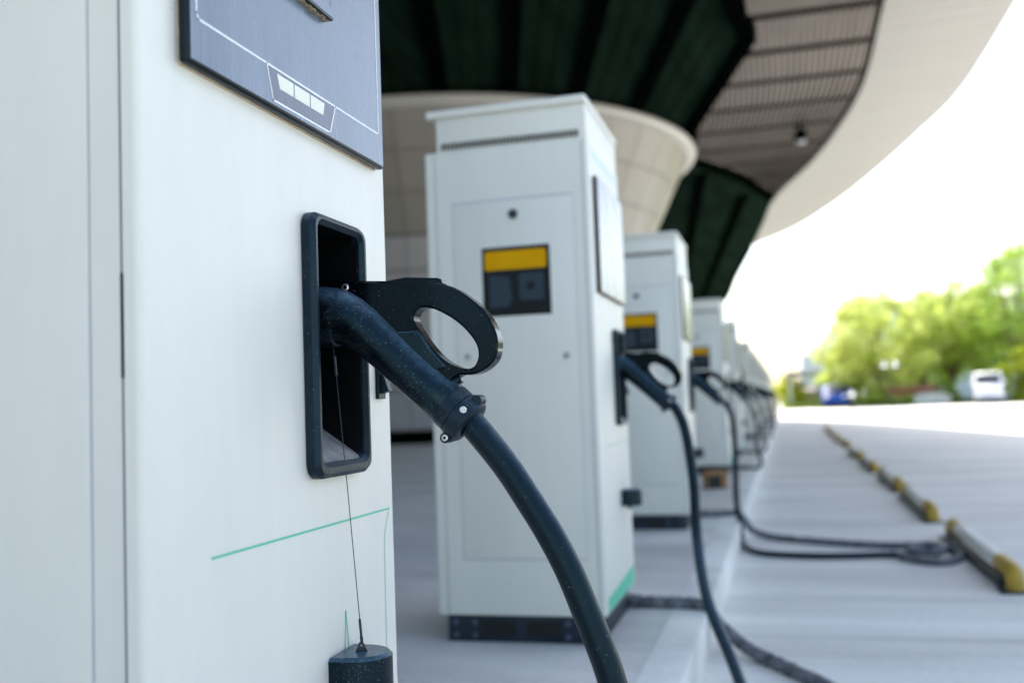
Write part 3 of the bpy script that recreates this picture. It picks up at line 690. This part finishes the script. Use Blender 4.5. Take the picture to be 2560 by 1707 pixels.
# nearest cable falls along the front to the road
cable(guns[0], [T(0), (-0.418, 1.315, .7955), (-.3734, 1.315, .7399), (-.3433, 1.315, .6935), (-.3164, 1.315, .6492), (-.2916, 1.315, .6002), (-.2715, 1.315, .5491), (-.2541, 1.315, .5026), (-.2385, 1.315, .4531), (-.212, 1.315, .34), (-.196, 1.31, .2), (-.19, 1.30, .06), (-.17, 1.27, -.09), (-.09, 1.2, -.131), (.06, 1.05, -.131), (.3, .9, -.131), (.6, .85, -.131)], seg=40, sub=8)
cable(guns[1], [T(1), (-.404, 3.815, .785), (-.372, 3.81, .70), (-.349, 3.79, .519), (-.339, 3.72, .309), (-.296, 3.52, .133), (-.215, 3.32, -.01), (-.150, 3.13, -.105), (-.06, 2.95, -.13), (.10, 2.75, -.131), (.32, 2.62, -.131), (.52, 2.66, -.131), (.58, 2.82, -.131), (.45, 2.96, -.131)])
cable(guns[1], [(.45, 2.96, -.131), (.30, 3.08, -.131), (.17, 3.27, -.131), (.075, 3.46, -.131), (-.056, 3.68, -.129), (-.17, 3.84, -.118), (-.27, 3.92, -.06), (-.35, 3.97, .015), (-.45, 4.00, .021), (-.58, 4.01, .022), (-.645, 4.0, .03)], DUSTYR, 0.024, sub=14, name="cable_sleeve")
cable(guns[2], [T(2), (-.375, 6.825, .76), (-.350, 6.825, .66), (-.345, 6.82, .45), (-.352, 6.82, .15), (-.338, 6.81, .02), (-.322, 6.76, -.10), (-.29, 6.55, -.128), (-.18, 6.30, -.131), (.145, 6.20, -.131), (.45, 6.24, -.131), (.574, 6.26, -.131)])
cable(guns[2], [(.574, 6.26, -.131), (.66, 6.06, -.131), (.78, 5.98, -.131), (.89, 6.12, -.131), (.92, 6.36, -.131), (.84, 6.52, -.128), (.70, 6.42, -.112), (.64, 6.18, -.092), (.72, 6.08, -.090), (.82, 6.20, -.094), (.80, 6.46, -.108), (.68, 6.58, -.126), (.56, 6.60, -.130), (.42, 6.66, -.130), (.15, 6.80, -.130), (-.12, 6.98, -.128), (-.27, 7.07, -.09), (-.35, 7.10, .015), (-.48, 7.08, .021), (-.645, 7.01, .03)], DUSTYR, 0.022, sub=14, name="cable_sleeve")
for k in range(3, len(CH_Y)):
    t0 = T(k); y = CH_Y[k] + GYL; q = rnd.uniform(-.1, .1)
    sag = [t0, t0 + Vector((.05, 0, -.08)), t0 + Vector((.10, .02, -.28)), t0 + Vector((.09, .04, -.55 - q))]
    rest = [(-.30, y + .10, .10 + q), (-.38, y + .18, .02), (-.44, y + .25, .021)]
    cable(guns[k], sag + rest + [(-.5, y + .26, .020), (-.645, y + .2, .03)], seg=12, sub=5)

# tether wire between the gun and the holder pod
tw = thing("tether_wire", "thin dark wire running from the sharp gun down to the black holder pod", "wire", (-0.5870, 1.300, 0.487))
o = Vector(tw.location); top = Vector((-0.620, 1.305, 0.912))
w0 = Vector((-0.5870, 1.300, 0.512))
m = MB(); m.tube([top + Vector((-.004, 0, .010)) - o, top - o, w0 * 0.5 + top * 0.5 + Vector((.0008, 0, -.001)) - o, w0 - o, Vector((0, 0, .015))], 0.0007, 8); m.build("wire_strand", WIRE, tw)
dn = (w0 - top).normalized()
m = MB(); m.tube([w0 - dn * .020 - o, w0 - dn * .019 - o, w0 + dn * .004 - o, w0 + dn * .005 - o, w0 + dn * .013 - o, w0 + dn * .0135 - o], [.0012, .0019, .0018, .0024, .0019, .0010], 10); m.build('crimp_sleeve', WIRE, tw)
m = MB(); m.tube([top + dn * .012 - o, top + dn * .013 - o, top + dn * .040 - o, top + dn * .041 - o], [.001, .0022, .0019, .001], 10); m.build("crimp_sleeve", WIRE, tw)
m = MB()
tri = [(-.0085, 0.0), (.0085, 0.0), (.0030, .0125), (0, .0145), (-.0030, .0125)]
hole = [(math.cos(R(a)) * .0018, .0085 + math.sin(R(a)) * .0018) for a in range(0, 360, 30)]
b = MB(); b.prism(tri, [hole], -.0008, .0008, plane='xz')
bmesh.ops.rotate(b.bm, cent=(0, 0, 0), matrix=Matrix.Rotation(R(25), 3, 'Z'), verts=b.bm.verts); b.build("tab", WIRE, tw, smooth=0)

# ------------------------------------------------------------------ wheel stops on the road
def make_stop():
    t = thing("wheel_stop", "", "wheel stop", (0, 0, 0), 0, "tubular wheel stops in a line on the road")
    Lh = 0.93; z = 0.095
    m = MB(); m.tube([(0, -Lh + .13, z), (0, -.2, z), (0, .2, z), (0, Lh - .13, z)], 0.036, 18); m.build("bar", WPAINT, t)
    for s in (-1, 1):
        p = spline([(0, s * (Lh - .30), z), (0, s * (Lh - .10), z), (0, s * (Lh - .03), z - .012), (0, s * Lh, z - .05), (0, s * Lh, 0.0)], 5)
        m = MB(); m.tube(p, 0.043, 18); m.build("end_bend", YEL, t)
        m = MB(); m.box(-.075, .075, s * Lh - .07, s * Lh + .07, 0.0, 0.010, bev=.002); m.build("foot_plate", DGREEN, t)
    m = MB(); m.tube([(-.03, -Lh + .10, .026), (-.03, Lh - .10, .026)], 0.030, 14); m.build("lower_bar", DGREEN, t)
    return t
st0 = make_stop()
STOPS = [5.24, 7.95, 10.25, 12.75, 15.2, 18.7, 21.3, 24.0, 26.6]
SL = ["nearest white and yellow wheel stop, at the right edge beside the cable loop", "second white and yellow wheel stop, just beyond the cable loop"] + \
     ["blurred white and yellow wheel stop, %s in the line" % w for w in ("third", "fourth", "fifth", "sixth", "seventh", "eighth", "ninth and farthest")]
for k, y in enumerate(STOPS):
    s = st0 if k == 0 else copy_tree(st0)
    s.location = (1.0 + rnd.uniform(-.02, .02), y + 0.93, -0.15); s.rotation_euler = (0, 0, rnd.uniform(-.012, .012)); s["label"] = SL[k]

bb = thing("brown_block", "small brown block lying on the platform before the fourth cabinet", "block", (-0.66, 9.3, 0.0), 0.35)
m = MB(); m.box(-.10, .10, -.07, .07, 0, .16, bev=.008); m.build("block_body", BROWNB, bb)
m = MB(); m.box(-.085, .04, -.0715, -.0705, .01, .12); m.build("dark_opening", GRILLE, bb, smooth=0)

# ------------------------------------------------------------------ vehicles
TYRE = mat("tyre_rubber", (0.015, 0.015, 0.016), 0.8); RIMM = mat("wheel_rim", (0.45, 0.46, 0.48), 0.35, 0.8)
GLASS = mat("vehicle_glass", (0.06, 0.065, 0.08), 0.3, spec=0.12); LAMP = mat("headlamp", (0.8, 0.8, 0.8), 0.1, 0.3)
def paint(name, c): return mat(name, c, 0.5, 0.0, coat=0.15, var=0.03, vscale=1, spec=0.25)
def vehicle(name, label, cat, loc, rz, L_, W_, H_, side, glass_side, pnt, screen, wheels_y, group=None, lower=None):
    """side: profile polygon (y, z) with the nose at -y; extruded across the width with rounded edges"""
    t = thing(name, label, cat, loc, rz, group)
    m = MB(); m.prism(side, [], -W_ / 2, W_ / 2, cham=0.07, plane='yz'); m.build("body", pnt, t, smooth=50)
    for s in (-1, 1):
        m = MB(); m.prism(glass_side, [], s * (W_ / 2 - .01), s * (W_ / 2 + .012), plane='yz'); m.build("side_window", GLASS, t, smooth=0)
    (ya, za), (yb, zb) = screen
    n = Vector((0, -(zb - za), (yb - ya))).normalized() * 0.015
    m = MB(); w0, w1 = W_ / 2 - .09, W_ / 2 - .12
    V = [Vector((-w0, ya, za)) + n, Vector((w0, ya, za)) + n, Vector((w1, yb, zb)) + n, Vector((-w1, yb, zb)) + n]
    m.quad(*V); v2 = [v - n * 3 for v in V]; m.quad(*v2[::-1])
    for k in range(4): m.quad(V[k], v2[k], v2[(k + 1) % 4], V[(k + 1) % 4])
    m.build("windscreen", GLASS, t, smooth=0)
    y0 = min(p[0] for p in side)
    for s in (-1, 1):
        m = MB(); m.box(s * (W_ / 2 - .22) - .16, s * (W_ / 2 - .22) + .16, y0 - .015, y0 + .12, .62, .80, bev=.03); m.build("headlight", LAMP, t)
        m = MB(); m.box(s * (W_ / 2 + .10) - .09, s * (W_ / 2 + .10) + .09, ya + .15, ya + .22, za + .02, za + .20, bev=.03); m.build("wing_mirror", pnt, t)
    m = MB(); m.box(-W_ / 2 + .03, W_ / 2 - .03, y0 - .06, y0 + .25, .24, .50, bev=.05); m.build("bumper", lower or pnt, t)
    m = MB(); m.box(-.55, .55, y0 - .065, y0 - .03, .34, .44, bev=.01); m.build("grille", GRILLE, t)
    for y in wheels_y:
        for s in (-1, 1):
            m = MB(); m.lathe([(.18, -.10), (.30, -.11), (.33, -.07), (.33, .07), (.30, .11), (.18, .10)], 24, rot_to((s, 0, 0), (s * (W_ / 2 - .10), y, .33))); wh = m.build("wheel", TYRE, t)
            m = MB(); m.lathe([(.18, 0), (.17, .02), (.06, .05), (.01, .05)], 16, rot_to((s, 0, 0), (s * (W_ / 2 - .10) + s * .09, y, .33))); m.build("rim", RIMM, wh)
    return t
WV = paint("white_van_paint", (0.78, 0.79, 0.82))
van_side = [(-2.3, .30), (2.3, .30), (2.35, .9), (2.3, 1.75), (2.1, 1.88), (-0.9, 1.90), (-1.25, 1.82), (-1.85, 1.16), (-2.22, 1.02), (-2.36, .80)]
vehicle("parked_van", "white van facing the camera at the far side of the road by the trees", "van", (11.85, 66.0, -0.15), R(-9), 4.6, 1.55, 1.9, van_side, [(-1.5, 1.2), (2.1, 1.2), (2.0, 1.72), (-1.1, 1.75)], WV, ((-1.83, 1.18), (-1.27, 1.80)), (-1.45, 1.4), lower=mat("grey_bumper", (0.35, 0.36, 0.42), 0.5))
car_side = [(-2.1, .30), (2.1, .30), (2.15, .75), (2.0, .95), (1.35, 1.02), (0.75, 1.42), (-0.35, 1.44), (-1.05, .98), (-1.9, .86), (-2.15, .66)]
car_glass = [(-0.85, 1.0), (1.15, 1.03), (0.68, 1.36), (-0.32, 1.38)]
BLUEP = paint("blue_paint", (0.02, 0.09, 0.50)); MARP = paint("maroon_paint", (0.16, 0.035, 0.045)); SILP = paint("silver_paint", (0.62, 0.62, 0.66))
vehicle("blue_car", "small dark blue car parked beyond the far side of the road", "car", (3.22, 70.5, -0.08), R(-3), 4.2, 1.6, 1.45, car_side, car_glass, BLUEP, ((-1.0, 1.0), (-0.38, 1.40)), (-1.3, 1.3))
vehicle("silver_car", "pale silver car parked beside the blue car", "car", (5.15, 83.0, -0.08), R(-6), 4.2, 1.7, 1.45, car_side, car_glass, SILP, ((-1.0, 1.0), (-0.38, 1.40)), (-1.3, 1.3))
vehicle("maroon_car", "dark red car parked under the far grey porch", "car", (1.55, 88.0, -0.08), R(5), 4.2, 1.7, 1.45, car_side, car_glass, MARP, ((-1.0, 1.0), (-0.38, 1.40)), (-1.3, 1.3))

# ------------------------------------------------------------------ far buildings, barrier, posts
bd = thing("long_building", "long pale grey building receding behind the yellow green trees", "building", (6.4, 96.0, -0.1))
BW = mat("pale_wall", (0.72, 0.725, 0.74), 0.7, var=0.05, vscale=0.3); BR_ = mat("grey_roof", (0.40, 0.41, 0.45), 0.6); WIN = mat("window_glass", (0.15, 0.18, 0.22), 0.1)
m = MB(); m.box(0, 26, 0, 95, -0.3, 8.6); m.build("wall", BW, bd, smooth=0)
m = MB(); m.box(-0.5, 26.4, -0.5, 95.5, 8.61, 9.0, bev=.05); m.build("roof", BR_, bd)
m = MB(); m.box(-3.8, -0.05, 60, 90, -0.3, 7.0, bev=.05); m.build("side_wing", BW, bd)
for k in range(9):
    for z in (1.6, 5.0):
        m = MB(); m.box(-0.06, 0.05, 5 + k * 10, 9 + k * 10, z, z + 1.6, bev=.02); m.build("window", WIN, bd, smooth=0)
pc = thing("porch_roof", "low flat grey porch on posts at the far end of the row", "porch", (2.1, 82.0, -0.1))
m = MB(); m.box(-2.0, 3.2, -2.5, 3.5, 2.35, 2.75, bev=.06); m.build("roof", mat("porch_grey", (0.33, 0.33, 0.34), 0.6), pc)
for x in (-1.7, 0.6, 2.9):
    for y in (-2.2, 3.2): m = MB(); m.box(x - .12, x + .12, y - .12, y + .12, -.2, 2.349, bev=.02); m.build("post", BW, pc)
m = MB(); m.box(-1.5, 2.8, 3.35, 3.5, -.2, 1.2); m.build("low_wall", BW, pc, smooth=0)
wl_ = thing("pink_wall", "salmon pink low wall between the tree trunks", "wall", (7.7, 71.5, -0.08))
m = MB(); m.box(-1.9, 2.2, -.12, .12, 0, 1.25, bev=.03); m.build("panel", mat("salmon_paint", (0.55, 0.25, 0.19), 0.7, var=.1, vscale=2), wl_)
m = MB(); m.box(-2.0, 2.3, -.16, .16, 1.252, 1.33, bev=.02); m.build("coping", mat("salmon_coping", (0.5, 0.28, 0.22), 0.7), wl_)
br = thing("road_barrier", "pale arched barrier panel standing on the grass left of the white van", "barrier", (8.95, 67.9, -0.15))
m = MB(); ar = [(-1.1, 0), (1.1, 0)] + [(1.1 * math.cos(R(a)) if a < 60 else 1.1 * math.cos(R(a)), .42 + .36 * math.sin(R(a)) ** .6) for a in range(10, 171, 10)]
m.prism(ar, [], -.1, .1, cham=.02, plane='xz'); m.build("panel", mat("barrier_pale", (0.55, 0.58, 0.52), 0.5), br)
for x in (-.9, .9): m = MB(); m.box(x - .12, x + .12, -.28, .28, 0, .08, bev=.02); m.build("foot", DGREEN, br)
def globe_post(label, loc, h, r, twin=False):  # chrome globes catch the sun as glints
    t = thing("glint_post", label, "lamp post", loc)
    m = MB(); m.lathe([(.10, 0), (.10, .05), (.04, .08), (.032, h - .1), (.05, h - .06), (.05, h)], 16); m.build("post", DGREEN, t)
    for dx in ((-.28, .34) if twin else (0,)):
        m = MB(); bmesh.ops.create_uvsphere(m.bm, u_segments=24, v_segments=16, radius=r, matrix=Matrix.Translation((dx, 0, h + r * .9 + (.05 if twin else 0)))); m.build("globe", CHROME, t)
        if twin: m = MB(); m.tube([(0, 0, h - .1), (dx, 0, h - .05), (dx, 0, h + .05)], .025, 8); m.build("arm", DGREEN, t)
    return t
globe_post("slim lamp post with two shiny globes before the yellow green tree", (6.1, 64.0, -0.15), 2.35, .19, True)
globe_post("short added post with one shiny glint globe beside the silver car", (3.74, 61.5, -0.15), 0.75, .18)  # no lamp; added so its chrome globe throws a sun glint

# ------------------------------------------------------------------ trees and shrubs
BARK = mat("bark", (0.10, 0.075, 0.05), 0.9, var=.3, vscale=8)
def leafmat(n, c): return mat(n, c, 0.55, var=.45, vscale=1.1, trans=0.6)
LY = leafmat("leaf_yellow_green", (0.64, 0.70, 0.20)); LG = leafmat("leaf_green", (0.40, 0.54, 0.08)); LM = leafmat("leaf_mid_green", (0.58, 0.66, 0.15)); LB = leafmat("leaf_bright", (0.48, 0.54, 0.03))
def tree(label, loc, h, w, leaf, trunk_h, nclump, nleaf, seed, size=.16, name="leafy_tree", group="trees at the far side of the road"):
    r = random.Random(seed); t = thing(name, label, "tree" if name.endswith("tree") else "bush", loc, 0, group)
    m = MB(); ends = []
    th = trunk_h
    m.tube([(0, 0, -.1), (.03, 0, th * .5), (.06, .05, th), (.1, .1, h * .6), (.1, .1, h * .85)], [.035 * h ** .8, .028 * h ** .8, .022 * h ** .8, .012 * h ** .8, .02], 10)
    cl = []
    for k in range(nclump):
        while True:
            p = Vector((r.uniform(-1, 1), r.uniform(-1, 1), r.uniform(-1, 1)))
            if 0.25 < p.length < 1: break
        zz = (p.z + 1) / 2
        wr = w / 2 * (0.65 + 0.5 * math.sin(math.pi * min(1, zz * .9 + .12)))
        c = Vector((p.x * wr, p.y * wr, th * .8 + zz * (h - th * .8))) ; c.z -= abs(p.x) * .1 * h
        cl.append((c, r.uniform(.45, 1.0) * w * .17))
    for c, s in cl[::3]:
        st = Vector((.06, .05, th * r.uniform(.7, 1.0))); md = (st + c) / 2 + Vector((r.uniform(-.2, .2), r.uniform(-.2, .2), .1 * h))
        m.tube(spline([st, md, c], 3), [.010 * h, .009 * h, .008 * h, .006 * h, .005 * h, .004 * h, .02], 6)
    m.build("trunk", BARK, t)
    g = MB()
    for k in range(nleaf):
        c, s = cl[r.randrange(len(cl))]
        p = c + Vector((r.gauss(0, s * .55), r.gauss(0, s * .55), r.gauss(0, s * .42)))
        if p.z < .05: p.z = r.uniform(.05, .4)
        a = Vector((r.gauss(0, 1), r.gauss(0, 1), r.gauss(0, .6))).normalized(); b_ = a.orthogonal().normalized()
        q = size * r.uniform(.6, 1.3)
        g.quad(p - a * q, p + b_ * q * .45, p + a * q, p - b_ * q * .45)
    g.build("crown", leaf, t, smooth=0, normals=False)
    return t
tree("yellow green round tree left of the others, before the long building", (5.9, 70.0, -.1), 8.0, 6.4, LY, 1.6, 80, 11000, 1)
tree("lower olive green tree at the left end of the trees", (4.2, 72.5, -.1), 4.6, 3.4, LM, 1.0, 50, 6500, 2)
tree("tall green tree right of the yellow green one", (10.9, 73.0, -.1), 9.4, 6.4, LM, 2.2, 80, 12000, 3)
tree("tallest green tree at the right edge behind the van", (14.8, 71.0, -.1), 10.4, 6.8, LG, 2.2, 80, 12000, 4)
tree("yellow green tree between the two tall green ones", (12.9, 76.0, -.1), 8.6, 5.0, LY, 2.4, 60, 7000, 5)
tree("dark green small tree behind the pink wall", (9.2, 75.0, -.1), 5.2, 4.6, LG, 1.2, 45, 5500, 6)
tree("bright lime bush at the right edge beside the white van", (13.7, 66.2, -.15), 3.3, 2.4, LB, .3, 30, 4500, 7, .13, "leafy_bush", "bushes along the road")
tree("dark green round bush just left of the white van", (9.95, 68.6, -.1), 1.7, 1.3, LG, .2, 18, 2000, 8, .10, "leafy_bush", "bushes along the road")
tree("yellow green bush at the far end of the charger row", (0.3, 84.0, -.1), 2.6, 3.4, LB, .3, 26, 3000, 9, .13, "leafy_bush", "bushes along the road")
tree("small green bush between the silver car and the barrier", (5.6, 69.4, -.1), 1.3, 2.0, LM, .2, 18, 2000, 10, .10, "leafy_bush", "bushes along the road")
def hedge(label, x0, x1, y, h, seed):
    r = random.Random(seed); t = thing("hedge", label, "hedge", ((x0 + x1) / 2, y, -.1)); g = MB(); hw = (x1 - x0) / 2
    for k in range(3500):
        p = Vector((r.uniform(-hw, hw), r.uniform(-.35, .35), r.uniform(.02, h) + r.gauss(0, .04))); a = Vector((r.gauss(0, 1), r.gauss(0, 1), r.gauss(0, 1))).normalized(); b_ = a.orthogonal().normalized(); q = .09
        g.quad(p - a * q, p + b_ * q * .5, p + a * q, p - b_ * q * .5)
    g.build("foliage", LY, t, smooth=0, normals=False)
    m = MB()
    for k in range(14): x = -hw + (k + .5) * hw / 7; m.tube([(x, 0, 0), (x + .03, 0, h * .8)], [.02, .01], 6)
    m.build("stem", BARK, t)
hedge("low yellow green hedge along the grass between the lamp post and the van", 4.6, 9.9, 69.2, .55, 31)
